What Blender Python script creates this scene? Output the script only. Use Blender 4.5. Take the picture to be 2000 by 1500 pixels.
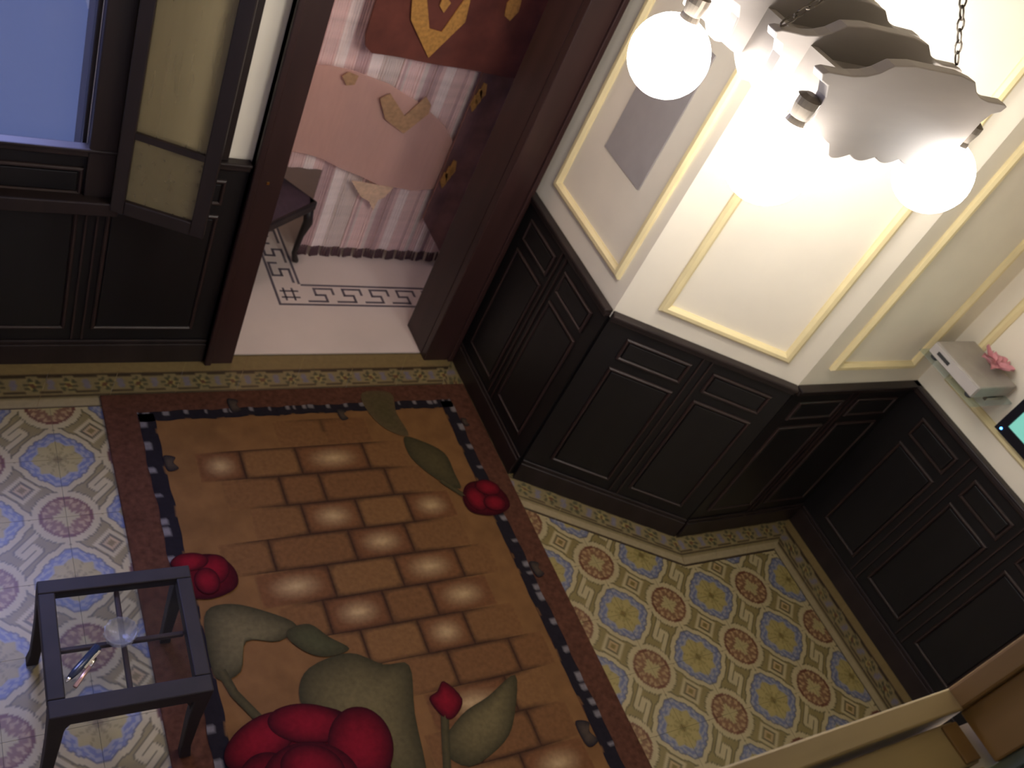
import bpy, math, random
from math import sin, cos, pi, radians, sqrt, atan2, hypot
from mathutils import Matrix, Vector
random.seed(7)
S = bpy.context.scene
COL = S.collection
for o in list(bpy.data.objects): bpy.data.objects.remove(o)

# ------------------------------------------------------------------ camera
H = 2.4                                   # lens height above the patterned floor, metres
F = 1839.65                               # focal length in pixels of the 2000 x 1500 frame
WC = ((0.838, -0.389, 0.383), (-0.028, -0.731, -0.682), (0.546, 0.560, -0.623))
_r = Vector(WC[0]).normalized(); _f = Vector(WC[2]); _f = (_f - _r*_f.dot(_r)).normalized(); _d = _f.cross(_r)
cam = bpy.data.cameras.new('camera'); cam.sensor_width = 36; cam.lens = 36*F/2000
cam.dof.use_dof = True; cam.dof.focus_distance = 1.4; cam.dof.aperture_fstop = 8.0     # soft hand-held snapshot
cam.clip_start = 0.02; cam.clip_end = 60
co = bpy.data.objects.new('camera', cam); COL.objects.link(co)
m = Matrix((( _r.x, -_d.x, -_f.x, 0), (_r.y, -_d.y, -_f.y, 0), (_r.z, -_d.z, -_f.z, H), (0, 0, 0, 1)))
co.matrix_world = m
S.camera = co
def ray(u, v): return _r*((u-1000)/F) + _d*((v-750)/F) + _f
def at_z(u, v, z=0.0):
    k = ray(u, v); return Vector((0, 0, H)) + k*((z-H)/k.z)
def at_y(u, v, y):
    k = ray(u, v); return Vector((0, 0, H)) + k*(y/k.y)
def at_x(u, v, x):
    k = ray(u, v); return Vector((0, 0, H)) + k*(x/k.x)

# ------------------------------------------------------------------ world, daylight, exposure
W = bpy.data.worlds.new('dusk'); S.world = W; W.use_nodes = True
W.node_tree.nodes['Background'].inputs[0].default_value = (0.30, 0.38, 0.85, 1)
W.node_tree.nodes['Background'].inputs[1].default_value = 0.35
def area(name, loc, target, sx, sy, power, col):
    l = bpy.data.lights.new(name, 'AREA'); l.shape = 'RECTANGLE'; l.size = sx; l.size_y = sy; l.energy = power; l.color = col
    o = bpy.data.objects.new(name, l); COL.objects.link(o); o.location = loc
    o.rotation_euler = (Vector(target)-Vector(loc)).to_track_quat('-Z', 'Y').to_euler()
    return o
area('daylight_outside_window', (-0.1, 3.15, 2.2), (0.05, 1.6, 0.2), 1.3, 1.5, 150, (0.44, 0.48, 1.0))
LAMP_E = 38.0            # glow of the chandelier globes
S.view_settings.view_transform = 'Standard'; S.view_settings.look = 'None'
S.view_settings.exposure = 0.0; S.view_settings.gamma = 1.0; S.view_settings.use_curve_mapping = False

# ------------------------------------------------------------------ materials
def lin(c):
    return tuple(((x/255)/12.92 if x/255 <= .04045 else ((x/255+.055)/1.055)**2.4) for x in c)
MATS = {}
def mat(name, rgb, rough=0.6, var=0.15, scale=18.0, bump=0.0, metallic=0.0, stretch=(1, 1, 1), spec=0.5, coat=0.0):
    if name in MATS: return MATS[name]
    M = bpy.data.materials.new(name); M.use_nodes = True; nt = M.node_tree; N = nt.nodes; L = nt.links
    b = N['Principled BSDF']; b.inputs['Roughness'].default_value = rough; b.inputs['Metallic'].default_value = metallic
    b.inputs['Specular IOR Level'].default_value = spec; b.inputs['Coat Weight'].default_value = coat
    tc = N.new('ShaderNodeTexCoord'); mp = N.new('ShaderNodeMapping'); mp.inputs['Scale'].default_value = stretch
    nz = N.new('ShaderNodeTexNoise'); nz.inputs['Scale'].default_value = scale; nz.inputs['Detail'].default_value = 5
    L.new(tc.outputs['Object'], mp.inputs[0]); L.new(mp.outputs[0], nz.inputs[0])
    r = N.new('ShaderNodeValToRGB'); c = lin(rgb)
    r.color_ramp.elements[0].position = .3; r.color_ramp.elements[1].position = .7
    r.color_ramp.elements[0].color = tuple(x*(1-var) for x in c)+(1,); r.color_ramp.elements[1].color = tuple(min(1, x*(1+var)) for x in c)+(1,)
    L.new(nz.outputs['Fac'], r.inputs[0]); L.new(r.outputs[0], b.inputs['Base Color'])
    if bump:
        bp = N.new('ShaderNodeBump'); bp.inputs['Strength'].default_value = bump; bp.inputs['Distance'].default_value = .004
        L.new(nz.outputs['Fac'], bp.inputs['Height']); L.new(bp.outputs[0], b.inputs['Normal'])
    MATS[name] = M; return M
def attr_mat(name, rough=0.5, var=0.12, scale=40, bump=0.0, spec=0.5):
    """colour of each point comes from the mesh colour attribute, broken up by noise"""
    if name in MATS: return MATS[name]
    M = bpy.data.materials.new(name); M.use_nodes = True; nt = M.node_tree; N = nt.nodes; L = nt.links
    b = N['Principled BSDF']; b.inputs['Roughness'].default_value = rough; b.inputs['Specular IOR Level'].default_value = spec
    a = N.new('ShaderNodeAttribute'); a.attribute_name = 'Col'
    tc = N.new('ShaderNodeTexCoord'); nz = N.new('ShaderNodeTexNoise'); nz.inputs['Scale'].default_value = scale; nz.inputs['Detail'].default_value = 4
    L.new(tc.outputs['Object'], nz.inputs[0])
    mr = N.new('ShaderNodeMapRange'); mr.inputs[3].default_value = 1-var*2; mr.inputs[4].default_value = 1+var*2
    L.new(nz.outputs['Fac'], mr.inputs[0])
    mx = N.new('ShaderNodeVectorMath'); mx.operation = 'SCALE'
    L.new(a.outputs['Color'], mx.inputs[0]); L.new(mr.outputs[0], mx.inputs['Scale']); L.new(mx.outputs[0], b.inputs['Base Color'])
    if bump:
        bp = N.new('ShaderNodeBump'); bp.inputs['Strength'].default_value = bump; bp.inputs['Distance'].default_value = .003
        L.new(nz.outputs['Fac'], bp.inputs['Height']); L.new(bp.outputs[0], b.inputs['Normal'])
    MATS[name] = M; return M
def glass_mat(name, rgb, rough=0.05, clear=0.7, tint=(1, 1, 1), translucent=0.0):
    M = bpy.data.materials.new(name); M.use_nodes = True; nt = M.node_tree; N = nt.nodes; L = nt.links
    b = N['Principled BSDF']; b.inputs['Base Color'].default_value = lin(rgb)+(1,); b.inputs['Roughness'].default_value = rough
    nz = N.new('ShaderNodeTexNoise'); nz.inputs['Scale'].default_value = 6
    mr = N.new('ShaderNodeMapRange'); mr.inputs[3].default_value = max(0, clear-.04); mr.inputs[4].default_value = min(1, clear+.04)
    L.new(nz.outputs['Fac'], mr.inputs[0])
    t = N.new('ShaderNodeBsdfTransparent'); t.inputs[0].default_value = tuple(tint)+(1,)
    mx = N.new('ShaderNodeMixShader'); L.new(mr.outputs[0], mx.inputs[0])
    src = b
    if translucent:
        tl = N.new('ShaderNodeBsdfTranslucent'); tl.inputs[0].default_value = lin(rgb)+(1,)
        m2 = N.new('ShaderNodeMixShader'); m2.inputs[0].default_value = translucent
        L.new(b.outputs[0], m2.inputs[1]); L.new(tl.outputs[0], m2.inputs[2]); src = m2
    L.new(src.outputs[0], mx.inputs[1]); L.new(t.outputs[0], mx.inputs[2])
    L.new(mx.outputs[0], N['Material Output'].inputs['Surface']); return M
def emit_mat(name, rgb, strength):
    M = bpy.data.materials.new(name); M.use_nodes = True; b = M.node_tree.nodes['Principled BSDF']
    b.inputs['Base Color'].default_value = lin(rgb)+(1,); b.inputs['Emission Color'].default_value = lin(rgb)+(1,)
    b.inputs['Emission Strength'].default_value = strength; return M

M_plaster = mat('cream_plaster', (230, 222, 204), .75, .04, 5)
M_trim = mat('yellow_cream_moulding', (226, 210, 162), .5, .05, 12)
M_black = mat('black_stained_panel', (22, 20, 20), .42, .25, 9, .05, stretch=(1, 1, .15), spec=.35)
M_bead = mat('reddish_bead', (42, 28, 25), .45, .2, 20)
M_dark = mat('dark_walnut', (36, 27, 25), .42, .3, 14, .08, stretch=(1, 1, .12), spec=.4)
M_casing = mat('mahogany_casing', (50, 31, 29), .4, .25, 12, .05, stretch=(1, 1, .1), spec=.4)
M_grout = mat('floor_bed', (84, 74, 50), .8, .1)
M_tile = attr_mat('encaustic_tile', .42, .07, 30, spec=.45)
M_border = attr_mat('encaustic_border', .42, .1, 55, spec=.45)
M_marble = mat('white_marble', (206, 192, 184), .3, .07, 3.0)
M_inlay = mat('grey_stone_inlay', (92, 84, 92), .4, .15, 30)
M_rug = mat('brown_pile', (70, 43, 31), .95, .3, 60, .5, spec=.1)
M_field = mat('tan_pile', (100, 70, 40), .95, .16, 14, .4, spec=.1)
M_rugcol = attr_mat('dyed_pile', .95, .16, 70, .5, spec=.1)
M_iron = mat('dark_chain_metal', (92, 84, 74), .45, .15, 30, metallic=.6)
M_oak = mat('pale_varnished_pine', (196, 172, 116), .45, .18, 16, .12, stretch=(.12, 1, 1))
M_pinev = mat('pale_pine_upright', (158, 122, 68), .45, .18, 16, .12, stretch=(1, 1, .12))

# ------------------------------------------------------------------ mesh helpers
class MB:
    def __init__(s): s.v = []; s.f = []; s.c = []; s.mi = []
    def vert(s, p, c=None):
        s.v.append(tuple(p)); s.c.append(c); return len(s.v)-1
    def face(s, idx, mi=0): s.f.append(tuple(idx)); s.mi.append(mi)
    def hexa(s, P, mi=0, c=None):
        i = [s.vert(p, c) for p in P]
        for q in ((3, 2, 1, 0), (4, 5, 6, 7), (0, 1, 5, 4), (1, 2, 6, 5), (2, 3, 7, 6), (3, 0, 4, 7)): s.face([i[k] for k in q], mi)
    def box(s, x0, x1, y0, y1, z0, z1, mi=0, c=None):
        s.hexa([(x0, y0, z0), (x1, y0, z0), (x1, y1, z0), (x0, y1, z0), (x0, y0, z1), (x1, y0, z1), (x1, y1, z1), (x0, y1, z1)], mi, c)
    def fbox(s, fr, s0, s1, d0, d1, z0, z1, mi=0):
        """box in a wall frame: s along the wall, d into the room, z up"""
        o, t, n = fr
        P = []
        for z in (z0, z1):
            for a, d in ((s0, d0), (s1, d0), (s1, d1), (s0, d1)):
                P.append((o[0]+t[0]*a+n[0]*d, o[1]+t[1]*a+n[1]*d, z))
        s.hexa(P, mi)
    def frame(s, fr, s0, s1, z0, z1, w, d0, d1):
        """rectangular picture-frame moulding with a chamfered section"""
        o, t, n = fr
        def P(a, d, z): return (o[0]+t[0]*a+n[0]*d, o[1]+t[1]*a+n[1]*d, z)
        rings = []
        for q, d in ((0, d0), (.0, d0+(d1-d0)*.6), (.3, d1), (.7, d1), (1, d0+(d1-d0)*.45), (1, d0)):
            k = w*q; rings.append([s.vert(P(a, d, z)) for a, z in ((s0+k, z0+k), (s1-k, z0+k), (s1-k, z1-k), (s0+k, z1-k))])
        for A, B in zip(rings, rings[1:]):
            for i in range(4): j = (i+1) % 4; s.face((A[i], A[j], B[j], B[i]))
    def tube(s, pts, rad, n=10, cap=True, mi=0, c=None):
        pts = [Vector(p) for p in pts]; R = rad if isinstance(rad, (list, tuple)) else [rad]*len(pts)
        rings = []; up = Vector((.31, .17, .93))
        for i, p in enumerate(pts):
            d = (pts[min(i+1, len(pts)-1)]-pts[max(i-1, 0)]).normalized()
            a = d.cross(up).normalized() if abs(d.dot(up)) < .98 else d.cross(Vector((1, 0, 0))).normalized()
            b = d.cross(a)
            rings.append([s.vert(p+a*cos(2*pi*k/n)*R[i]+b*sin(2*pi*k/n)*R[i], c) for k in range(n)])
        for A, B in zip(rings, rings[1:]):
            for k in range(n): s.face((A[k], A[(k+1) % n], B[(k+1) % n], B[k]), mi)
        if cap: s.face(rings[0][::-1], mi); s.face(rings[-1], mi)
    def lathe(s, prof, cen=(0, 0, 0), n=24, mi=0, c=None):
        rings = [[s.vert((cen[0]+r*cos(2*pi*k/n), cen[1]+r*sin(2*pi*k/n), cen[2]+z), c) for k in range(n)] for r, z in prof]
        for A, B in zip(rings, rings[1:]):
            for k in range(n): s.face((A[k], A[(k+1) % n], B[(k+1) % n], B[k]), mi)
        s.face(rings[0][::-1], mi); s.face(rings[-1], mi)
    def prism(s, pts, vec, mi=0, c=None):
        """closed outline (list of 3-D points) pushed along vec"""
        vec = Vector(vec); a = [s.vert(p, c) for p in pts]; b = [s.vert(Vector(p)+vec, c) for p in pts]
        s.face(a[::-1], mi); s.face(b, mi); n = len(pts)
        for i in range(n): s.face((a[i], a[(i+1) % n], b[(i+1) % n], b[i]), mi)
    def mesh(s, name, mats, smooth=False):
        me = bpy.data.meshes.new(name); me.from_pydata(s.v, [], s.f); me.update()
        for M in (mats if isinstance(mats, (list, tuple)) else [mats]): me.materials.append(M)
        for p, i in zip(me.polygons, s.mi): p.material_index = i; p.use_smooth = smooth
        if any(c is not None for c in s.c):
            ca = me.color_attributes.new('Col', 'FLOAT_COLOR', 'POINT')
            flat = []
            for c in s.c: flat.extend((c or (1, 1, 1))[:3]); flat.append(1.0)
            ca.data.foreach_set('color', flat)
        import bmesh as _b
        bm = _b.new(); bm.from_mesh(me); _b.ops.recalc_face_normals(bm, faces=bm.faces); bm.to_mesh(me); bm.free()
        return me
    def build(s, name, mats, parent=None, smooth=False, bevel=0.0, **tags):
        return link(name, s.mesh(name, mats, smooth), parent, bevel, **tags)
def link(name, me, parent=None, bevel=0.0, **tags):
    o = bpy.data.objects.new(name, me); COL.objects.link(o)
    if parent is not None: o.parent = parent
    if bevel:
        b = o.modifiers.new('bevel', 'BEVEL'); b.width = bevel; b.segments = 2; b.limit_method = 'ANGLE'
    for k, v in tags.items(): o[k] = v
    return o
def thing(name, label, cat, loc=(0, 0, 0), rz=0.0, group=None):
    o = bpy.data.objects.new(name, None); COL.objects.link(o); o.location = loc; o.rotation_euler = (0, 0, rz)
    o.empty_display_size = .1; o['label'] = label; o['category'] = cat
    if group: o['group'] = group
    return o
def fr(A, B):
    """wall frame walking A to B with the room on the right-hand side"""
    t = Vector((B[0]-A[0], B[1]-A[1], 0)); L = t.length; t.normalize(); return ((A[0], A[1]), (t.x, t.y), (t.y, -t.x)), L

# ------------------------------------------------------------------ the room shell
XL, XR1, XR2 = -1.3, 1.896, 3.125
YD, YB, YF = 2.333, 1.366, 0.135
ZC, ZW = 2.95, 0.83
V0, V1, V2, V3, V4, V5 = (XL, YD), (XR1, YD), (XR1, 1.711), (2.472, YB), (XR2, YB), (XR2, YF)
TH = 0.12
DX0, DX1, DZ = 0.985, 1.745, 2.15         # doorway
WX1, WX0, WZ0, WZ1 = 0.442, -0.75, 0.705, 2.3   # window left of the doorway

def wall(name, A, B, rects, label=None):
    f, L = fr(A, B); mb = MB()
    for (s0, s1, z0, z1) in rects: mb.fbox(f, L*0+s0, s1, -TH, 0, z0, z1)
    o = mb.build(name, M_plaster, kind='structure')
    o['label'] = label or 'cream plastered wall'
    return o, f, L
xo = -XL
w_back, f0, L0 = wall('wall_back', V0, V1, [(0, WX0+xo, 0, ZC), (WX0+xo, WX1+xo, 0, WZ0), (WX0+xo, WX1+xo, WZ1, ZC), (WX1+xo, DX0-.03+xo, 0, ZC), (DX0-.03+xo, DX1+.03+xo, DZ, ZC), (DX1+.03+xo, XR1+xo+TH, 0, ZC)], 'cream wall pierced by the doorway and the blue window')
w_right, f1, L1 = wall('wall_right', V1, V2, [(-TH, YD-1.711, 0, ZC)], 'short cream wall next to the doorway')
w_corner, f2, L2 = wall('wall_corner', V2, V3, [(0, .6735, 0, ZC)], 'cream wall set at a slant')
w_recess, f3, L3 = wall('wall_recess', V3, V4, [(0, XR2-2.472+TH, 0, ZC)], 'cream wall of the recess')
w_side, f4, L4 = wall('wall_side', V4, V5, [(0, YB+.75, 0, ZC)], 'cream wall behind the television')
w_left, f5, L5 = wall('wall_left', (XL, -.75), (XL, YD), [(0, YD+.75, 0, ZC)])
mb = MB(); mb.box(XL-TH, XR2+TH, -.75, YD+TH, ZC, ZC+.08); mb.build('ceiling', M_plaster, kind='structure')
# wall with the hatch through which the room is seen
mb = MB(); mb.box(XL-TH, XR2+TH, .02, .10, 0, 1.775); mb.box(.872, XR2+TH, .02, .10, 1.775, ZC); mb.box(XL-TH, -.75, .02, .10, 1.775, ZC)
mb.box(-.75, .872, .02, .10, 2.9, ZC)
mb.build('wall_front', M_plaster, kind='structure')
mb = MB(); mb.box(XL-TH, XR2+TH, -.87, -.75, 0, ZC); mb.build('wall_behind', mat('grey_green_wall', (120, 132, 124), .7, .05), kind='structure')
mb = MB(); mb.box(XL, XR2, -.75, .02, 1.0, 1.08); mb.build('floor_gallery', M_dark, kind='structure')

# ---- wainscot
def wainscot(parent, f, s0, s1, bays, z0=.105):
    b = MB(); b.fbox(f, s0, s1, 0, .012, 0, ZW-.03); b.build('wainscot_board', M_black, parent)
    c = MB(); c.fbox(f, s0, s1, 0, .026, ZW-.03, ZW-.012); c.fbox(f, s0, s1, 0, .034, ZW-.012, ZW); c.build('cap_rail', M_dark, parent, bevel=.004)
    for (a, e) in bays:
        for (za, zb) in ((.668, .758), (.15, .628)):
            p = MB(); p.fbox(f, a+.014, e-.014, .012, .019, za+.014, zb-.014); p.build('panel', M_black, parent, bevel=.003)
            q = MB(); q.frame(f, a, e, za, zb, .011, .012, .021); q.build('panel_bead', M_bead, parent)
    for (a, e), (a2, e2) in zip(bays, bays[1:]):
        for k in (e+.3*(a2-e), e+.7*(a2-e)):
            q = MB(); q.fbox(f, k-.003, k+.003, .012, .018, z0, ZW-.03); q.build('stile_bead', M_bead, parent)
def baseboard(name, f, s0, s1):
    b = MB(); b.fbox(f, s0, s1, .012, .024, 0, .085); b.fbox(f, s0, s1, .012, .019, .085, .1)
    b.build(name, M_dark, kind='structure', bevel=.003, label='dark wooden skirting board')
def bays(a, e, n, gap=.075, m=.06):
    w = (e-a-2*m-(n-1)*gap)/n
    return [(a+m+i*(w+gap), a+m+i*(w+gap)+w) for i in range(n)]
wainscot(w_back, f0, .2, .885+xo, bays(.2, .885+xo, 5)); baseboard('baseboard_back', f0, 0, .885+xo)
wainscot(w_right, f1, .0, L1, bays(0.02, L1, 2)); baseboard('baseboard_right', f1, 0, L1-.0)
wainscot(w_corner, f2, 0, L2, [(.085, .319), (.398, .618)]); baseboard('baseboard_corner', f2, 0, L2)
wainscot(w_recess, f3, 0, L3, bays(0, L3, 2)); baseboard('baseboard_recess', f3, 0, L3-.012)
wainscot(w_side, f4, 0, L4, bays(.06, L4, 4, .09)); baseboard('baseboard_side', f4, 0.024, L4)
# ---- raised plaster mouldings above the wainscot
def mould(parent, f, s0, s1, z0, z1=2.6):
    q = MB(); q.frame(f, s0, s1, z0, z1, .03, 0, .018); q.build('wall_moulding', M_trim, parent)
mould(w_right, f1, YD-2.243, YD-1.757, .915)
mould(w_corner, f2, .120, .592, .897)
mould(w_recess, f3, .086, .53, .905)
mould(w_side, f4, .074, .95, .91)

# ---- doorway lining and casing
d1 = thing('door_1', 'open doorway with dark mahogany casing', 'doorway'); del d1['category']; d1['kind'] = 'structure'
def part(name, M, parent, *boxes, bevel=.004, **k):
    b = MB()
    for q in boxes: b.box(*q)
    return b.build(name, M, parent, bevel=bevel, **k)
part('casing', M_casing, d1, (.888, DX0, YD-.035, YD, 0, DZ+.1), (.888, .91, YD-.045, YD, 0, DZ+.1))
part('casing', M_casing, d1, (DX1, 1.872, YD-.035, YD, 0, DZ+.1), (1.85, 1.872, YD-.045, YD, 0, DZ+.1))
part('casing_head', M_casing, d1, (.888, 1.872, YD-.035, YD, DZ, DZ+.1))
part('jamb', M_casing, d1, (DX0-.03, DX0, YD, 2.5, 0, DZ)); part('jamb', M_casing, d1, (DX1, DX1+.03, YD, 2.5, 0, DZ)); part('jamb_head', M_casing, d1, (DX0, DX1, YD, 2.5, DZ-.03, DZ))
part('hinge_screw', mat('brass', (190, 150, 80), .3, .1, 20, metallic=1), d1, (.935, .943, YD-.038, YD-.034, .772, .780), bevel=0)

# ---- window with blue dusk behind it, one sash folded back
wn = thing('window_1', 'dark framed window glowing blue with dusk light', 'window'); del wn['category']; wn['kind'] = 'structure'
part('frame', M_dark, wn, (WX1, .515, YD-.03, YD+.01, WZ0-.07, WZ1+.06))
part('frame', M_dark, wn, (WX0-.06, WX0, YD-.03, YD+.01, WZ0-.07, WZ1+.06))
part('frame_head', M_dark, wn, (WX0, WX1, YD-.03, YD+.01, WZ1, WZ1+.06))
part('sill', M_dark, wn, (WX0-.08, .53, YD-.06, YD, WZ0-.075, WZ0-.03))
part('reveal_lining', M_dark, wn, (WX1-.012, WX1, YD+.012, YD+TH+.01, WZ0, WZ1))
part('mullion', M_dark, wn, (-.17, -.13, YD-.012, YD+.05, WZ0, WZ1))
part('bottom_rail', mat('sill_highlight', (150, 150, 165), .35, .08), wn, (WX0, WX1, YD-.005, YD+.05, WZ0-.03, WZ0+.004), bevel=.002)  # pale rail colour paints in the highlight along the sill
M_pane = glass_mat('frosted_window_glass', (150, 155, 170), .3, .9, (.95, .97, 1))
for a, e in ((WX0, -.17), (-.13, WX1-.012)): part('pane', M_pane, wn, (a, e, YD+.03, YD+.036, WZ0, WZ1), bevel=0)
part('pilaster', M_dark, wn, (.735, .814, YD-.022, YD, ZW, 2.6), label='dark wooden strip beside the folded sash')
# folded sash
ang = radians(-24); so = ((.518, YD-.036), (cos(ang), sin(ang)), (sin(ang), -cos(ang)))
sash = MB(); sash.fbox(so, 0, .036, 0, .03, .655, 2.28); sash.fbox(so, .218, .258, 0, .03, .655, 2.28)
sash.fbox(so, .036, .218, 0, .03, .655, .70); sash.fbox(so, .036, .218, 0, .03, 2.22, 2.28)
sh = sash.build('sash', M_dark, wn, bevel=.003)
q = MB(); q.fbox(so, .036, .218, .003, .027, .905, .925); q.build('glazing_bar', M_dark, sh)
M_sashglass = glass_mat('dim_sash_glass', (150, 138, 104), .35, .5, (.85, .8, .66))
for z0, z1 in ((.70, .905), (.925, 2.22)):
    q = MB(); q.fbox(so, .036, .218, .012, .017, z0, z1); q.build('pane', M_sashglass, sh)

# ------------------------------------------------------------------ patterned tile floor
A = 0.2085; TX, TY = 2.054, 1.292           # a red medallion is centred here
C_cream, C_olive, C_brown = lin((168, 152, 112)), lin((126, 110, 66)), lin((98, 54, 34))
C_vine, C_blue, C_blue2 = lin((164, 138, 96)), lin((108, 116, 142)), lin((84, 94, 128))
C_yel, C_yd, C_line = lin((152, 136, 82)), lin((116, 98, 50)), lin((92, 82, 50))
def mixc(a, b, t): return tuple(x+(y-x)*t for x, y in zip(a, b))
def seg(px, py, pts):
    d = 9
    for (x0, y0), (x1, y1) in zip(pts, pts[1:]):
        l = (x1-x0)**2+(y1-y0)**2; t = max(0, min(1, ((px-x0)*(x1-x0)+(py-y0)*(y1-y0))/l)); d = min(d, hypot(px-x0-t*(x1-x0), py-y0-t*(y1-y0)))
    return d
def tile_colour(x, y, kind):
    best = None
    for (cx, cy) in ((0, 0), (1, 1)):
        dx, dy = x-cx, y-cy; r = hypot(dx, dy); th = atan2(dy, dx)
        if r < .335:
            if r > .295: return C_brown
            if r < .085+.09*cos(2*th)**2: return mixc(C_yel, C_cream, .4)
            if r > .235 and sin(16*th) > .1: return mixc(C_vine, C_brown, .2)
            k = sin(8*th)*sin(r*38)
            return mixc(C_vine, C_brown, .3) if k > .4 else mixc(C_brown, C_vine, .22)
        if r < .43: return C_cream
        if r < .45: return C_line
    for (cx, cy) in ((1, 0), (0, 1)):
        dx, dy = x-cx, y-cy; r = hypot(dx, dy); th = atan2(dy, dx)
        pet = .30+.028*cos(8*th)
        if r < .055: return C_yd
        if r < pet:
            return mixc(C_yel, C_yd, .65) if (abs(sin(4*th)) > .965 and r > .1) or (r < .15 and cos(8*th) < -.2) else C_yel
        if r < pet+.022: return mixc(C_blue, C_cream, .35)
        lobe = .40+.07*max(0, cos(4*th))+.012*abs(sin(8*th))
        if r < lobe: return mixc(C_blue2, C_cream, .12) if sin(16*th)*sin(r*60) > -.1 else mixc(C_blue, C_cream, .4)
        if r < lobe+.02: return mixc(C_line, C_blue2, .4)
        if r < min(.572, lobe+.105): return C_cream
        if r < lobe+.122: return C_line
    u, v = x-.5, y-.5
    if kind == 0:      # little key-shaped scroll
        p, q = (u+v)*.7071, (v-u)*.7071
        s = seg(p, q, [(-.26, -.10), (.10, -.10), (.10, .02), (-.03, .02)]); s2 = seg(-p, -q, [(-.26, -.10), (.10, -.10), (.10, .02), (-.03, .02)])
        if min(s, s2) < .03: return C_cream
        if min(s, s2) < .042: return C_line
    else:
        k = abs(u)+abs(v)
        if k < .06: return C_yd
        if k < .12: return C_vine
        if k < .16: return C_line
        if k < .23: return C_cream
        if k < .25: return C_line
    return C_olive
TILE_K = .74
def tile_mesh(kind, n=40):
    mb = MB(); g = .0004/A
    ix = [[mb.vert(((g+(1-2*g)*i/n)*A, (g+(1-2*g)*j/n)*A, 0), tuple(q*TILE_K for q in tile_colour(i/n, j/n, kind))) for i in range(n+1)] for j in range(n+1)]
    for j in range(n):
        for i in range(n): mb.face((ix[j][i], ix[j][i+1], ix[j+1][i+1], ix[j+1][i]))
    lo = [mb.vert((p[0], p[1], -.006), C_line) for p in (mb.v[ix[0][0]], mb.v[ix[0][n]], mb.v[ix[n][n]], mb.v[ix[n][0]])]
    cs = [ix[0][0], ix[0][n], ix[n][n], ix[n][0]]
    for k in range(4): mb.face((cs[k], lo[k], lo[(k+1) % 4], cs[(k+1) % 4]))
    return mb.mesh('tile', M_tile)
floor = MB(); floor.box(XL, XR2, .02, YD+.012, -.1, -.005)
floor = floor.build('floor', M_grout, kind='structure', label='floor of patterned encaustic tiles with ovals and blue flowers')
TM = [tile_mesh(0), tile_mesh(1)]
RU0, RV0, RW, RLEN = .5325, 2.16, 1.333, 1.9        # rug corner and size
def inside(x, y):
    if x > XR2 or y > YD or y < .1: return False
    if y > YB and x > XR1:
        if y > 1.711: return False
        return x < XR1+(1.711-y)/(1.711-YB)*(2.472-XR1)
    return True
i0 = int((-.75-TX)/A)-1; j0 = int((.1-TY)/A)-1
for i in range(i0, 7):
    for j in range(j0, 6):
        x, y = TX+i*A, TY+j*A
        cs = [(x, y), (x+A, y), (x+A, y+A), (x, y+A)]
        if not any(inside(*c) for c in cs): continue
        if RU0 < x and x+A < RU0+RW and RV0-RLEN < y and y+A < RV0: continue     # wholly under the rug
        even = (i+j) % 2 == 0
        o = link('tile', TM[0 if even else 1], floor); 
        if even: o.location = (x, y, 0)
        else: o.location = (x+A, y, 0); o.rotation_euler = (0, 0, pi/2)
# border tiles along the walls
P = [(-.85, YD), V1, V2, V3, V4, (XR2, .1)]
WID = [.212, .15, .15, .15, .212]; OFF = [0, .062, .062, .062, 0]
def offset_pt(k, lam):
    def line(i):
        f, L = fr(P[i], P[i+1]); d = lam*WID[i]; return (f[0][0]+f[2][0]*d, f[0][1]+f[2][1]*d), f[1]
    if k == 0: a, t = line(0); return a
    if k == len(P)-1:
        a, t = line(k-1); f, L = fr(P[k-1], P[k]); return (a[0]+t[0]*L, a[1]+t[1]*L)
    (a, t), (b, u) = line(k-1), line(k)
    den = t[0]*u[1]-t[1]*u[0]; s = ((b[0]-a[0])*u[1]-(b[1]-a[1])*u[0])/den
    return (a[0]+t[0]*s, a[1]+t[1]*s)
B_beige, B_band, B_dk = lin((132, 112, 72)), lin((132, 116, 80)), lin((62, 48, 32))
B_gr, B_white, B_br = lin((72, 72, 50)), lin((156, 140, 106)), lin((100, 64, 44))
def border_colour(s, d):
    if d < .07: return B_beige
    if d < .077: return B_dk
    if d < .158:
        v = (d-.1175)/.04; u = (s % .104)/.104*2-1; r = hypot(u*1.3, v)
        if r < .22: return B_br
        if r < .34: return B_yel
        if r < .72: return B_gr if sin(6*atan2(v, u)) > -.2 else B_band
        if abs(u) > .82 and abs(v) < .5: return lin((120, 112, 120))
        if abs(abs(v)-.8) < .1 and abs(u) > .35: return B_dk
        return B_band
    if d < .164: return B_dk
    if d < .174: return B_band
    if d < .204: return B_white
    return B_dk
B_yel = C_yel
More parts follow.
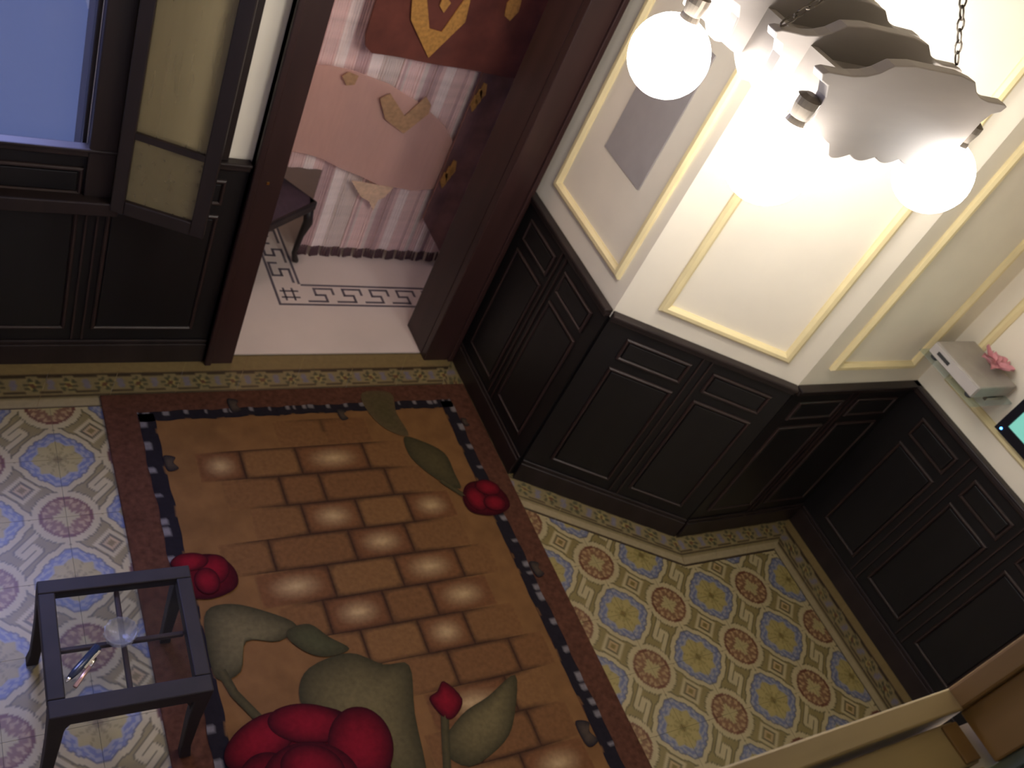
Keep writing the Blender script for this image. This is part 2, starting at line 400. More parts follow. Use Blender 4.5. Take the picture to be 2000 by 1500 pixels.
for k in range(len(P)-1):
    f, L = fr(P[k], P[k+1]); n = max(2, round(L/A)); nv = 26
    rows = []
    for j in range(nv+1):
        lam = j/nv; a, b = offset_pt(k, lam), offset_pt(k+1, lam); rows.append((a, b))
    for q in range(n):
        mb = MB(); nu = 26; ix = []
        for j, (a, b) in enumerate(rows):
            r = []
            for i in range(nu+1):
                t = (q+(i/nu)*.994+.003)/n; x, y = a[0]+(b[0]-a[0])*t, a[1]+(b[1]-a[1])*t
                s = (x-f[0][0])*f[1][0]+(y-f[0][1])*f[1][1]
                r.append(mb.vert((x, y, .0008), tuple(q*TILE_K for q in border_colour(s, OFF[k]+j/nv*WID[k]))))
            ix.append(r)
        for j in range(nv):
            for i in range(nu): mb.face((ix[j][i], ix[j][i+1], ix[j+1][i+1], ix[j+1][i]))
        cs = [ix[0][0], ix[0][nu], ix[nv][nu], ix[nv][0]]; lo = [mb.vert(mb.v[c][:2]+(-.004,), C_line) for c in cs]
        for e in range(4): mb.face((cs[e], lo[e], lo[(e+1) % 4], cs[(e+1) % 4]))
        mb.build('border_tile', M_border, floor)

# ------------------------------------------------------------------ brick-and-rose rug
rug = thing('area_rug', 'brown bordered pile rug with brick paving and red rose pattern on tiled floor', 'rug', (RU0, RV0, 0))
def RV(u, v, z): return (u, -v, z)
def rbox(name, u0, u1, v0, v1, z0, z1, M, bevel=.002, parent=rug):
    b = MB(); b.box(u0, u1, -v1, -v0, z0, z1); return b.build(name, M, parent, bevel=bevel)
rbox('border', 0, RW, 0, RLEN, .0012, .011, M_rug, .004)
rbox('field', .145, 1.19, .118, 1.785, .011, .0125, M_field)
R_black, R_gold, R_wh = lin((26, 22, 26)), lin((120, 84, 40)), lin((150, 142, 140))
def band(u0, u1, v0, v1, outer):
    mb = MB(); lu, lv = u1-u0, v1-v0; nl = 170; n = 6
    for a in range(nl+1):
        for b in range(n+1):
            e = b/n; e = e if outer > 0 else 1-e
            w = .5*sin(a*.37)+.5*sin(a*.83+1)
            c = R_black
            if e > .62 and sin(a*.61)+.9*sin(a*1.37+2)+.5*sin(a*.17) > .75: c = mixc(R_wh, R_black, .62)
            if e < .15 and w > .45: c = lin((100, 70, 40))
            wob = .002*sin(a*.21)+.0015*sin(a*.57)
            if lv > lu: mb.vert(RV(u0+lu*b/n+wob, v0+lv*a/nl, .0132), c)
            else: mb.vert(RV(u0+lu*a/nl, v0+lv*b/n+wob, .0132), c)
    for a in range(nl):
        for b in range(n): i = a*(n+1)+b; mb.face((i, i+1, i+n+2, i+n+1))
    mb.build('dark_band', M_rugcol, rug)
band(.098, .147, .09, 1.815, -1); band(1.19, 1.24, .09, 1.815, 1); band(.098, 1.24, .082, .122, -1); band(.098, 1.24, 1.785, 1.825, 1)
# printed bricks: rows of the paving, joints fade out towards the field
C_tan, C_tan2, C_joint = lin((100, 70, 40)), lin((92, 62, 36)), lin((44, 28, 19))
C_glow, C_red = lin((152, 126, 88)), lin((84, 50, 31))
v_row = [.265+.1166*k for k in range(12)]
ROWS = [(-1, [.52, .691, .86]), (0, [.24, .382, .568, .81, .96]), (1, [.30, .484, .618, .857, 1.0]), (2, [.36, .526, .712, .889, 1.06]), (3, [.24, .39, .65, .849, 1.06]),
        (4, [.32, .546, .77, .988, 1.12]), (5, [.36, .498, .69, .846, 1.06]), (6, [.46, .581, .766, .926, 1.111]), (7, [.62, .824, 1.042, 1.17]), (8, [.70, .976, 1.12]), (9, [.66, .80, 1.0, 1.14]), (10, [.70, .92, 1.14])]
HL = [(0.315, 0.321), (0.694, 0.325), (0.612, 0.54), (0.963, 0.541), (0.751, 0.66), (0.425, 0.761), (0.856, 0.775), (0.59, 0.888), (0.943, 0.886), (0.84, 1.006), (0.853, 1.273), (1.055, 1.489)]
for r, js in ROWS:
    v0 = .265+.1166*r; v1 = v0+.1166
    for q in range(len(js)-1):
        u0, u1 = js[q], js[q+1]; first, last = q == 0, q == len(js)-2
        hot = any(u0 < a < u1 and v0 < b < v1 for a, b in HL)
        mb = MB(); cu, cv = (u0+u1)/2, (v0+v1)/2; hu, hv = (u1-u0)/2, (v1-v0)/2; N = 40
        rings = []
        for k, (ins, rad) in enumerate(((0, .0), (.0065, .012), (.014, .022), (.024, .024), (.036, .018), (.046, .01))):
            ring = []
            a, b = hu-ins, hv-ins; rad = min(rad, a*.9, b*.9)
            for i in range(N):
                th = 2*pi*(i+.5)/N; c, s = cos(th), sin(th)
                e = 1/max(abs(c)/a, abs(s)/b); x, y = c*e, s*e
                if k == 0 and abs(abs(atan2(abs(s)/b, abs(c)/a))-pi/4) < .16: x, y = math.copysign(a, c), math.copysign(b, s)
                if rad and abs(x) > a-rad and abs(y) > b-rad:
                    dx, dy = abs(x)-(a-rad), abs(y)-(b-rad); h = hypot(dx, dy)
                    if h > rad: x = math.copysign(a-rad+dx*rad/h, x); y = math.copysign(b-rad+dy*rad/h, y)
                fade = 1.0
                if first: fade = max(0, min(1, (x+hu)/(hu*1.3)-.25))
                if last: fade = min(fade, max(0, min(1, (hu-x)/(hu*1.3)-.25)))
                if r == -1: fade *= max(0, min(1, .35+(hv*-1+ (v0+hv-cv) + y*-1)/-hv*.0+ (.5 if y < -hv*.0 else 0)*-1+.3))
                d = hypot(x/hu, y/hv)
                body = mixc(C_tan, C_tan2, .5+.5*sin(r*3.1+q*5.3))
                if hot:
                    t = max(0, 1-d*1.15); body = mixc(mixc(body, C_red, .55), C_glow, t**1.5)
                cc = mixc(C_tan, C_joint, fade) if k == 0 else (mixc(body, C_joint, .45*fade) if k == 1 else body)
                ring.append(mb.vert(RV(cu+x, cv-y, .0135+(.0006 if k > 1 else 0)), cc))
            rings.append(ring)
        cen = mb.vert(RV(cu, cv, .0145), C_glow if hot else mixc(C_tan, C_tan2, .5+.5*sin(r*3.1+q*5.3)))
        for X, Y in zip(rings, rings[1:]):
            for i in range(N): mb.face((X[i], X[(i+1) % N], Y[(i+1) % N], Y[i]))
        for i in range(N): mb.face((rings[-1][i], rings[-1][(i+1) % N], cen))
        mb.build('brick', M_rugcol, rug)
def blob(name, pts, z, ca, cb, vein=None, sub=4, parent=rug):
    """a smooth flat motif: outline points, edge colour, heart colour"""
    n = len(pts); cu = sum(p[0] for p in pts)/n; cv = sum(p[1] for p in pts)/n
    out = []
    for i in range(n):
        p0, p1, p2, p3 = pts[i-1], pts[i], pts[(i+1) % n], pts[(i+2) % n]
        for s in range(sub):
            t = s/sub
            out.append(tuple(.5*((2*p1[k])+(-p0[k]+p2[k])*t+(2*p0[k]-5*p1[k]+4*p2[k]-p3[k])*t*t+(-p0[k]+3*p1[k]-3*p2[k]+p3[k])*t**3) for k in (0, 1)))
    mb = MB(); rings = []
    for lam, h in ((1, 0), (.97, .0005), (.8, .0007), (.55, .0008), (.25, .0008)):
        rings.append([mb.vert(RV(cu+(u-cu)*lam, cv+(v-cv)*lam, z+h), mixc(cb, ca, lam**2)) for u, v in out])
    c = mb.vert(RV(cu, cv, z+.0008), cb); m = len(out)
    for X, Y in zip(rings, rings[1:]):
        for i in range(m): mb.face((X[i], X[(i+1) % m], Y[(i+1) % m], Y[i]))
    for i in range(m): mb.face((rings[-1][i], rings[-1][(i+1) % m], c))
    return mb.build(name, M_rugcol, parent, smooth=True)
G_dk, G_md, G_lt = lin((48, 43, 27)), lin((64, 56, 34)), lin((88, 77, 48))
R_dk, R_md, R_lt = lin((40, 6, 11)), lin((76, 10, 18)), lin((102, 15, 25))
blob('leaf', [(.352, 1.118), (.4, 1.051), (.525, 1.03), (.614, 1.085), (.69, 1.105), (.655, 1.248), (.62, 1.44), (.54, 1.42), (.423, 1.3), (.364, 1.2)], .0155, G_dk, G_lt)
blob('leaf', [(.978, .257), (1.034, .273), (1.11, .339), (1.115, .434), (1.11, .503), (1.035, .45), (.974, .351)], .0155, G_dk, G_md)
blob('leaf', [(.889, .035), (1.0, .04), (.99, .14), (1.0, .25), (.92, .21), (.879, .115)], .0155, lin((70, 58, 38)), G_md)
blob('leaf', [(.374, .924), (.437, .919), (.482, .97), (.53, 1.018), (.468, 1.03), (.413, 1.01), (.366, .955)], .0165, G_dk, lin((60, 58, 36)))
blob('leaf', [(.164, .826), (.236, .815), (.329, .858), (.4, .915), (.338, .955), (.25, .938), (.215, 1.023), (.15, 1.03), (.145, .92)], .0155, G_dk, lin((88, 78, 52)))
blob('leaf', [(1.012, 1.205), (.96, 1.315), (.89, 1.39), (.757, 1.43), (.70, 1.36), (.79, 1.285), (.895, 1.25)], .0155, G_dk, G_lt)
def stem(pts, w):
    mb = MB(); pts = [Vector((p[0], -p[1], .0162)) for p in pts]; rows = []
    for i, p in enumerate(pts):
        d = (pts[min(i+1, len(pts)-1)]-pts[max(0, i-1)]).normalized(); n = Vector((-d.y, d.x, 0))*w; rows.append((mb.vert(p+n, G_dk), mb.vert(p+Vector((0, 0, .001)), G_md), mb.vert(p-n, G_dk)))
    for a, b in zip(rows, rows[1:]):
        mb.face((a[0], b[0], b[1], a[1])); mb.face((a[1], b[1], b[2], a[2]))
    mb.build('stem', M_rugcol, rug)
stem([(.742, 1.27), (.72, 1.33), (.69, 1.42), (.66, 1.52)], .012); stem([(.166, 1.01), (.185, 1.08), (.23, 1.16)], .012); stem([(1.05, .46), (1.1, .52), (1.13, .55)], .01)
def rose(cu, cv, R, petals, zz=.0165):
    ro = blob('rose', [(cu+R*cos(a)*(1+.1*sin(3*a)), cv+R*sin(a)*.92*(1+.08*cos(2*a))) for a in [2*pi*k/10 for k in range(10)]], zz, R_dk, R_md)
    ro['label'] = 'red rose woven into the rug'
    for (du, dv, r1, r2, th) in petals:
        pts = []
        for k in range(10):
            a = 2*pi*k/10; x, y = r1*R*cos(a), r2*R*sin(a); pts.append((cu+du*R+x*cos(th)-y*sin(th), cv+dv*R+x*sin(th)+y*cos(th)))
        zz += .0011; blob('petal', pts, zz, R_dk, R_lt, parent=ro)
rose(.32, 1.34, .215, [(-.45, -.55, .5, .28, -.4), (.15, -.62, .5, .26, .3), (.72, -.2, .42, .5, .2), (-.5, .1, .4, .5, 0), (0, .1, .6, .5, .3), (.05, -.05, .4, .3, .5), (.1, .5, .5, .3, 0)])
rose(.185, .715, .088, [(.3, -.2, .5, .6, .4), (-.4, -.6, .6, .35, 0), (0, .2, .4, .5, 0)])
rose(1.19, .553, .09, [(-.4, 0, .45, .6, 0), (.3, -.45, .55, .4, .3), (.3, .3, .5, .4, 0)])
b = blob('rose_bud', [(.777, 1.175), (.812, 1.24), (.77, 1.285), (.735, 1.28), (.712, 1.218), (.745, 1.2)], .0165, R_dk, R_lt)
for u, v, r in ((1.26, .86, .03), (1.163, 1.428, .04), (.163, .296, .03), (.78, .134, .025), (1.255, .20, .02), (.41, .07, .03)):
    blob('scroll_motif', [(u-r*.5, v-r), (u+r*.6, v-r*.7), (u+r*.3, v), (u+r*.7, v+r*.8), (u-r*.3, v+r*1.1), (u-r*.6, v+r*.2)], .0152, R_black, lin((62, 52, 42)))

# ------------------------------------------------------------------ small glass-topped table
TH_ = .35
M_table = mat('ebonised_table_wood', (30, 23, 22), .6, .25, 14, .08, spec=.25)
tb = thing('side_table', 'small square dark wooden table with a clear glass top beside the rug', 'table', (.412, 1.118, 0), radians(-1.5))
def tp(name, M, boxes, bevel=.003, parent=tb, **k):
    return part(name, M, parent, *boxes, bevel=bevel, **k)
h = .168; fw = .035; z1 = TH_; z0 = TH_-.03
tp('top_rail', M_table, [(-h, h, h-fw, h, z0, z1)]); tp('top_rail', M_table, [(-h, h, -h, -h+fw*1.2, z0-.014, z1)])
tp('top_rail', M_table, [(-h, -h+fw, -h+fw*1.2, h-fw, z0, z1)]); tp('top_rail', M_table, [(h-fw, h, -h+fw*1.2, h-fw, z0, z1)])
tp('crossbar', M_casing, [(-.006, .006, -h+fw, h-fw, z0-.006, z0+.006)]); tp('crossbar', M_casing, [(-h+fw, -.006, -.006, .006, z0-.006, z0+.006), (.006, h-fw, -.006, .006, z0-.006, z0+.006)])
M_glass = glass_mat('clear_table_glass', (40, 42, 46), .04, .9, (.93, .94, .93))
tp('glass_top', M_glass, [(-h+fw-.002, h-fw+.002, -h+fw*1.2-.002, h-fw+.002, z1-.010, z1-.004)], 0)
for sx in (-1, 1):
    for sy in (-1, 1):
        mb = MB(); prev = None
        for zz, w, out in ((z0, .036, 0), (.2, .03, .0), (.05, .024, .004), (.0008, .028, .008)):
            cx, cy = sx*(h-.018+out), sy*(h-.018+out); r = [mb.vert((cx+a*w/2, cy+b*w/2, zz)) for a, b in ((-1, -1), (1, -1), (1, 1), (-1, 1))]
            if prev:
                for i in range(4): mb.face((prev[i], prev[(i+1) % 4], r[(i+1) % 4], r[i]))
            else: mb.face(r)
            prev = r
        mb.face(prev)
        z_off = .0135 if (sx > 0) else 0.0
        o = mb.build('leg', M_table, tb, bevel=.003)
        if z_off: o.scale = (1, 1, (z0-z_off)/z0); o.location = (0, 0, z_off)
        # curved bracket under the rail
        if sy < 0:
            mb = MB(); pts = [(sx*(h-.036), -h+.012, z0-.012)]
            for k in range(6):
                a = pi/2*k/5; pts.append((sx*(h-.036-.06*(1-sin(a))), -h+.012, z0-.012-.06*(1-cos(a))))
            mb.prism(pts, (0, .016, 0)); mb.build('bracket', M_table, tb)
# round glass dish and pen on it
zt = TH_-.0035
ds = thing('glass_dish', 'small round clear glass dish on the table top', 'dish', (.402, 1.122, zt))
M_cut = glass_mat('cut_glass', (150, 150, 150), .06, .74, (.93, .93, .95))
mb = MB(); mb.lathe([(.002, .0), (.027, .0), (.033, .004), (.036, .020), (.033, .022), (.029, .008), (.002, .005)], n=28); mb.build('bowl', M_cut, ds, smooth=True)
mb = MB()
for k in range(12):
    a = 2*pi*k/12; mb.tube([(cos(a)*.0335, sin(a)*.0335, .005), (cos(a)*.0362, sin(a)*.0362, .019)], .0024, 6)
mb.build('rim_ridges', M_cut, ds)
p0, p1 = at_z(128, 1336, zt), at_z(190, 1268, zt); d = (p1-p0); L = d.length; rz = atan2(d.y, d.x)
pen = thing('pen', 'dark blue pen lying on the table glass beside the dish', 'pen', (p0.x, p0.y, zt), rz)
M_blue = mat('navy_plastic', (36, 44, 62), .25, .1); M_chr = mat('chrome', (220, 215, 205), .15, .05, metallic=1)
mb = MB(); mb.tube([(.012, 0, .0095), (.03, 0, .0095), (L, 0, .0095)], [.006, .0088, .0092], 14); mb.build('barrel', M_blue, pen, smooth=True)
mb = MB(); mb.tube([(0, 0, .0065), (.012, 0, .0095)], [.0012, .0055], 12); mb.build('tip', M_chr, pen, smooth=True)
mb = MB(); mb.box(L-.055, L-.005, -.0125, -.0085, .0085, .0115); mb.build('clip', M_chr, pen)
q0, q1 = at_z(146, 1344, zt), at_z(186, 1288, zt); d = q1-q0; L = d.length
lg = thing('cigarette_lighter', 'slim pale metallic stick lying next to the dark blue pen', 'lighter', (q0.x, q0.y, zt), atan2(d.y, d.x))
mb = MB(); mb.tube([(0, 0, .0052), (L*.7, 0, .0052)], .005, 12); mb.build('body', mat('copper_pink_metal', (205, 165, 150), .3, .1, metallic=.7), lg, smooth=True)
mb = MB(); mb.tube([(L*.7, 0, .0052), (L, 0, .0052)], [.0045, .004], 12); mb.build('cap', M_chr, lg, smooth=True)

# ------------------------------------------------------------------ far room: marble floor with key border
FX0, FX1, FY0, FY1 = .92, 4.2, YD+.012, 6.2
mb = MB(); mb.box(FX0, FX1, FY0, FY1, -.1, .0005)
mar = mb.build('floor_beyond', M_marble, kind='structure', label='white marble floor beyond the doorway with a grey key border')
xo_, yo_, xi_, yi_ = 1.236, 2.606, 1.354, 2.731
def strip(name, *bx):
    b = MB()
    for q in bx: b.box(q[0], q[1], q[2], q[3], .0002, .0014)
    return b.build(name, M_inlay, mar)
lw = .010
strip('border_line', (xo_, 3.4, yo_, yo_+lw)); strip('border_line', (xo_, xo_+lw, yo_+lw, 5.6)); strip('border_line', (xi_, 3.4, yi_-lw, yi_)); strip('border_line', (xi_-lw, xi_, yi_, 5.6))
U = .122; bw = yi_-yo_
key = [(.0, .2), (.62, .2), (.62, .5), (.3, .5), (.3, .8), (.92, .8), (.92, .56)]
kb = MB(); t = .0052
for (a, b), (c, d) in zip(key, key[1:]):
    x0, x1 = sorted((a*U, c*U)); y0, y1 = sorted((b*bw, d*bw)); kb.box(x0-t, x1+t, y0-t, y1+t, .0002, .0014)
KM = kb.mesh('key_inlay', M_inlay)
for k in range(14): o = link('key_inlay', KM, mar); o.location = (xi_+.012+k*U, yo_, 0)
for k in range(18): o = link('key_inlay', KM, mar); o.location = (xi_, yi_+.012+k*U, 0); o.rotation_euler = (0, 0, pi/2)
strip('corner_inlay', (xo_+.035, xo_+.043, yo_+.028, yo_+.1), (xo_+.070, xo_+.078, yo_+.028, yo_+.1), (xo_+.022, xo_+.098, yo_+.042, yo_+.05), (xo_+.022, xo_+.098, yo_+.078, yo_+.086))
mb = MB(); mb.box(FX0-.1, FX0, 2.5, FY1, 0, ZC); mb.box(FX1, FX1+.1, 2.5, FY1, 0, ZC); mb.box(FX0-.1, FX1+.1, FY1, FY1+.1, 0, ZC); mb.build('wall_beyond', M_plaster, kind='structure')
mb = MB(); mb.box(FX0-.1, FX1+.1, YD+TH, FY1+.1, ZC, ZC+.08); mb.build('ceiling_beyond', M_plaster, kind='structure')
# unseen pendant lamp, added to light the curtain and the door jamb
cl = thing('added_pendant_lamp', 'round opal pendant lamp added out of view in the room beyond the doorway', 'lamp', (1.13, 2.70, ZC))
mb = MB(); mb.lathe([(.05, -.001), (.045, -.02), (.01, -.03)], n=20); mb.build('ceiling_rose', M_iron, cl)
mb = MB(); mb.tube([(0, 0, -.03), (0, 0, -.42)], .004, 8); mb.build('cord', M_iron, cl)
mb = MB(); mb.lathe([(max(.004, .1*sin(pi*k/14)), -.52-.1*cos(pi*k/14)) for k in range(15)], n=28); mb.build('shade', emit_mat('opal_glow', (255, 224, 218), 34), cl, smooth=True)

# string curtain with tassels
YC = 2.925
cu_ = thing('string_curtain', 'pale pink and white string curtain with dark tassel hem', 'curtain', (1.7, YC, 0))
SM = [mat('string_%s' % n, c, .8, .12, 30) for n, c in (('white', (244, 226, 222)), ('pink', (228, 196, 192)), ('mauve', (200, 168, 168)), ('grey', (216, 198, 192)))]
M_tas = mat('dark_tassel', (96, 70, 74), .9, .2, 40)
mb = MB(); mb.tube([(-.55, 0, 2.32), (.62, 0, 2.32)], .012, 10); mb.build('rod', M_dark, cu_)
random.seed(3)
sm = []
for k in range(4):
    mb = MB(); mb.tube([(0, 0, .045), (0, 0, 1.2), (0, 0, 2.31)], .0058, 6, cap=False); sm.append(mb.mesh('strand', SM[k], True))
mb = MB(); mb.tube([(0, 0, .046), (0, -.002, .03), (0, -.006, .002)], [.003, .0048, .0056], 7); tm = mb.mesh('tassel', M_tas, True)
mb = MB(); mb.tube([(0, 0, .42), (0, 0, 1.2), (0, 0, 2.31)], .0058, 6, cap=False); short = [mb.mesh('strand', SM[k], True) for k in (1, 0, 1)]
for i in range(22):
    o = link('strand', short[(i//4) % 3], cu_); o.location = (-.315-.0099*i, .003*sin(i*.9), 0)
n = 92; prev = 1
for i in range(n):
    x = -.305+.9*i/(n-1)
    if random.random() < .45: prev = random.choice((0, 1, 1, 1, 2, 3))
    o = link('strand', sm[prev], cu_); o.location = (x, .004*sin(i*.9)+.003*random.random(), 0)
    if i % 5 == 4: continue
    t_ = link('tassel', tm, cu_); t_.location = (x, .004*sin(i*.9)-.004*random.random(), .001*random.random())
# red drapery with gold chevrons hanging in front of the strings
M_red = mat('russet_velvet', (104, 52, 40), .8, .25, 12, .2); M_redd = mat('maroon_velvet', (124, 86, 78), .85, .25, 12, .2)
M_gold = mat('gold_thread', (180, 130, 62), .55, .25, 80, .3)
M_sheer = glass_mat('sheer_brown_voile', (232, 192, 180), .9, .4, (.94, .86, .83), translucent=.2)
def draped(name, pts, y, M, parent, thick=.006, fold=.006, freq=38, ylean=0.0):
    """vertical hanging cloth: outline given as (x, z) pairs, gently pleated"""
    import bmesh as _b
    bm = _b.new(); vs = [bm.verts.new((p[0], 0, p[1])) for p in pts]; bm.faces.new(vs)
    xs = [p[0] for p in pts]; x0, x1 = min(xs), max(xs)
    k = max(6, int((x1-x0)/.018))
    for i in range(1, k):
        x = x0+(x1-x0)*i/k
        g = bm.verts[:]+bm.edges[:]+bm.faces[:]
        _b.ops.bisect_plane(bm, geom=g, plane_co=(x, 0, 0), plane_no=(1, 0, 0))
    for v in bm.verts: v.co.y = y+fold*sin(v.co.x*freq)
    me = bpy.data.meshes.new(name); bm.to_mesh(me); bm.free(); me.materials.append(M)
    o = link(name, me, parent); s = o.modifiers.new('solid', 'SOLIDIFY'); s.thickness = thick; s.offset = 0
    return o
def xz(px, y): return [(p.x, p.z) for p in (at_y(a, b, y) for a, b in px)]
val = thing('curtain_pelmet', 'russet hanging pelmet with gold chevron motif across the doorway curtain', 'pelmet', (0, 0, 0))
yv = 2.84
a = at_y(705, 92, yv); b = at_y(716, 106, yv); c = at_y(735, 113, yv); e = at_y(1036, 148, yv)
zb = (c.z+e.z)/2
draped('cloth', [(a.x, 2.30), (a.x, zb+.06), (a.x+.012, zb+.02), (a.x+.04, zb), (2.35, zb), (2.35, 2.30)], yv, M_red, val, .012, .003, 22)
def chevron(px, y, parent, dy=-.012):
    mb = MB(); pts = [at_y(u, v, y+dy) for u, v in px]; mb.prism(pts, (0, -.004, 0)); mb.build('gold_chevron', M_gold, parent)
def vshape(cu, cv, k=1.0):
    return [(cu+x*k, cv+y*k) for x, y in ((-48, -75), (-20, -60), (-3, 8), (50, -85), (74, -92), (68, -58), (-8, 50), (-55, -18))]
chevron([(812, -40), (832, -20), (838, 55), (862, 62), (912, -10), (925, -30), (908, 42), (836, 112), (802, 38), (805, -10)], yv, val)
chevron([(858, 10), (868, -15), (880, 5), (866, 24)], yv, val)
bd = thing('side_drape', 'maroon drape with small gold motifs hanging beside the doorway', 'drape', (0, 0, 0))
yb = 2.875
pts = [at_y(825, 425, yb), at_y(860, 494, yb)]
draped('cloth', [(pts[0].x, 2.30), (pts[0].x, pts[0].z), (pts[1].x, pts[1].z), (pts[1].x+.03, .02), (2.45, .02), (2.45, 2.30)], yb, M_redd, bd, .008, .006, 40)
for (u, v, k) in ((935, 190, 1), (876, 340, .95)):
    for du, dv in ((-9, 12), (0, 0), (9, -12)):
        g = [(u+du+x*k, v+dv+y*k) for x, y in ((-5, 16), (-8, 2), (1, -17), (7, -14), (4, 6))]
        mb = MB(); mb.prism([at_y(p, q, yb-.014) for p, q in g], (0, -.004, 0)); mb.build('gold_motif', M_gold, bd)
mb = MB(); mb.prism([at_y(p, q, yv-.012) for p, q in ((985, 30), (990, 5), (1005, -10), (1018, 0), (1012, 22), (995, 40))], (0, -.004, 0)); mb.build('gold_motif', M_gold, val)
shv = thing('sheer_swag', 'sheer brown rounded swag with faint gold chevron over the string curtain', 'drape', (0, 0, 0))
ys = 2.895
px = [(575, 126), (640, 128), (700, 140), (760, 165), (820, 200), (868, 245), (895, 295), (888, 345), (860, 366), (800, 372), (740, 360), (680, 335), (630, 310), (575, 296), (530, 285), (535, 130)]
draped('cloth', xz(px, ys), ys, M_sheer, shv, .003, .004, 30)
M_goldf = mat('faded_gold_thread', (170, 132, 98), .6, .2, 60, .2)
mb = MB(); mb.prism([at_y(p, q, ys-.012) for p, q in ((742, 192), (762, 182), (790, 226), (832, 188), (842, 205), (836, 222), (788, 260), (752, 232))], (0, -.003, 0)); mb.build('gold_chevron', M_goldf, shv)
mb = MB(); mb.prism([at_y(p, q, ys-.012) for p, q in ((668, 148), (682, 140), (700, 148), (692, 165), (676, 166))], (0, -.003, 0)); mb.build('gold_motif', M_goldf, shv)
mb = MB(); mb.prism([at_y(p, q, ys-.006) for p, q in ((686, 352), (768, 366), (750, 385), (738, 390), (728, 410), (720, 392), (704, 384))], (0, -.003, 0)); mb.build('hanging_point', mat('beige_lace', (212, 178, 150), .8, .15, 60), shv)

# stool beside the curtain
stl = thing('stool', 'low dark carved stool with plum cushion beside the string curtain', 'stool', (1.385, 2.862, 0), radians(35))
sz = .325; wd = .32
mb = MB(); mb.box(-wd, 0, 0, wd-.04, sz-.055, sz-.012); mb.build('seat_frame', M_dark, stl, bevel=.008)
mb = MB()
N = 10; ix = [[mb.vert((-wd+.01+(wd-.02)*i/N, .01+(wd-.06)*j/N, sz-.012+.03*(1-(2*i/N-1)**4)*(1-(2*j/N-1)**4))) for i in range(N+1)] for j in range(N+1)]
for j in range(N):
    for i in range(N): mb.face((ix[j][i], ix[j][i+1], ix[j+1][i+1], ix[j+1][i]))
mb.build('cushion', mat('plum_fabric', (58, 40, 52), .8, .2, 30, .2), stl, smooth=True)
for (a, b) in ((-.02, .02), (-wd+.02, .02), (-.02, wd-.06), (-wd+.02, wd-.06)):
    s = 1 if a > -.1 else -1; q = -1 if b < .1 else 1
    mb = MB(); mb.tube([(a, b, sz-.05), (a+.012*s, b+.008*q, sz-.12), (a+.004*s, b, .14), (a-.006*s, b, .05), (a+.008*s, b+.006*q, .012), (a+.016*s, b+.01*q, .004)], [.02, .019, .013, .011, .013, .008], 10)
    mb.build('leg', M_dark, stl, smooth=True)
mb = MB(); mb.lathe([(.003, 0), (.009, .002), (.008, .008), (.002, .011)], (-.02, wd-.07, sz-.012), 12); mb.build('knob', mat('ivory_stud', (214, 200, 176), .4, .1), stl)

# ------------------------------------------------------------------ chandelier
KS = 1.7/1.5; LC = (1.397*KS, 1.109*KS); LZ = H-.534*KS
ch = thing('chandelier', 'carved wooden chandelier, greyed with painted glare haze, with glowing frosted globes hung on chains', 'chandelier', (LC[0], LC[1], LZ), radians(4)); ch.scale = (KS, KS, KS)
M_hazewood = mat('haze_grey_wood', (152, 145, 139), .55, .2, 10, .15, stretch=(.15, 1, 1))  # grey tone paints the lamp glare haze into the wood colour
HX, HY = .2375, .15
def board_outline(L, zb, zt, n=6, belly=0.0):
    pts = []
    # bottom edge, scalloped
    for i in range(n*8+1):
        x = -L+.05+(2*L-.10)*i/(n*8); pts.append((x, zb-.010*abs(sin(pi*i/8.0))-belly*max(0, min(1, (.175-abs(x))/.05))))
    pts += [(L-.046, zb+.02), (L-.042, zt-.040), (L-.030, zt-.022), (L-.008, zt-.016), (L, zt-.004), (L-.012, zt), (L-.07, zt), (L-.10, zt+.004), (L-.125, zt+.012), (L-.15, zt+.028), (L-.2, zt+.034)]
    pts += [(-x, z) for x, z in pts[:-12:-1]]
    return pts
for k, yy in enumerate((.19, .075, -.04, -.155)):
    zb = .075 if yy > -.1 else .068
    mb = MB(); mb.prism([(x, yy-.011, z) for x, z in board_outline(.268, zb, .164, 6, .036 if k in (0, 3) else 0)], (0, .022, 0)); mb.build('carved_board', M_hazewood, ch, bevel=.002)
for x in (-.165, .165):
    mb = MB(); mb.prism([(x-.009, y, z) for y, z in [(-.143+.32*i/32, .072-.009*abs(sin(pi*i/8.0))-.03*max(0, min(1, (.09-abs(-.143+.32*i/32))/.05))) for i in range(33)]+[(.177, .15), (-.143, .15)]], (.018, 0, 0)); mb.build('side_apron', M_hazewood, ch)
mb = MB(); mb.box(-.15, .15, -.143, .177, .124, .134); mb.build('top_panel', M_hazewood, ch)
for x in (-.07, .07):
    mb = MB(); mb.box(x-.009, x+.009, -.143, .177, .09, .123); mb.build('crosspiece', M_hazewood, ch)
M_globe = emit_mat('glowing_frosted_globe', (255, 249, 243), LAMP_E)
for sx in (-1, 1):
    for sy in (-1, 1):
        x, y = sx*HX, sy*HY
        mb = MB(); mb.lathe([(.018, .072), (.02, .066), (.016, .08), (.02, .1), (.02, .112), (.01, .118)], (x, y, 0), 18); so_ = mb.build('socket', M_iron, ch)
        R = .073; mb = MB(); mb.lathe([(max(.004, R*sin(pi*k/18)), -R*cos(pi*k/18)) for k in range(19)], (x, y, 0), 32); mb.build('globe', M_globe, ch, smooth=True)
hub = Vector((0.02, -.02, .41))
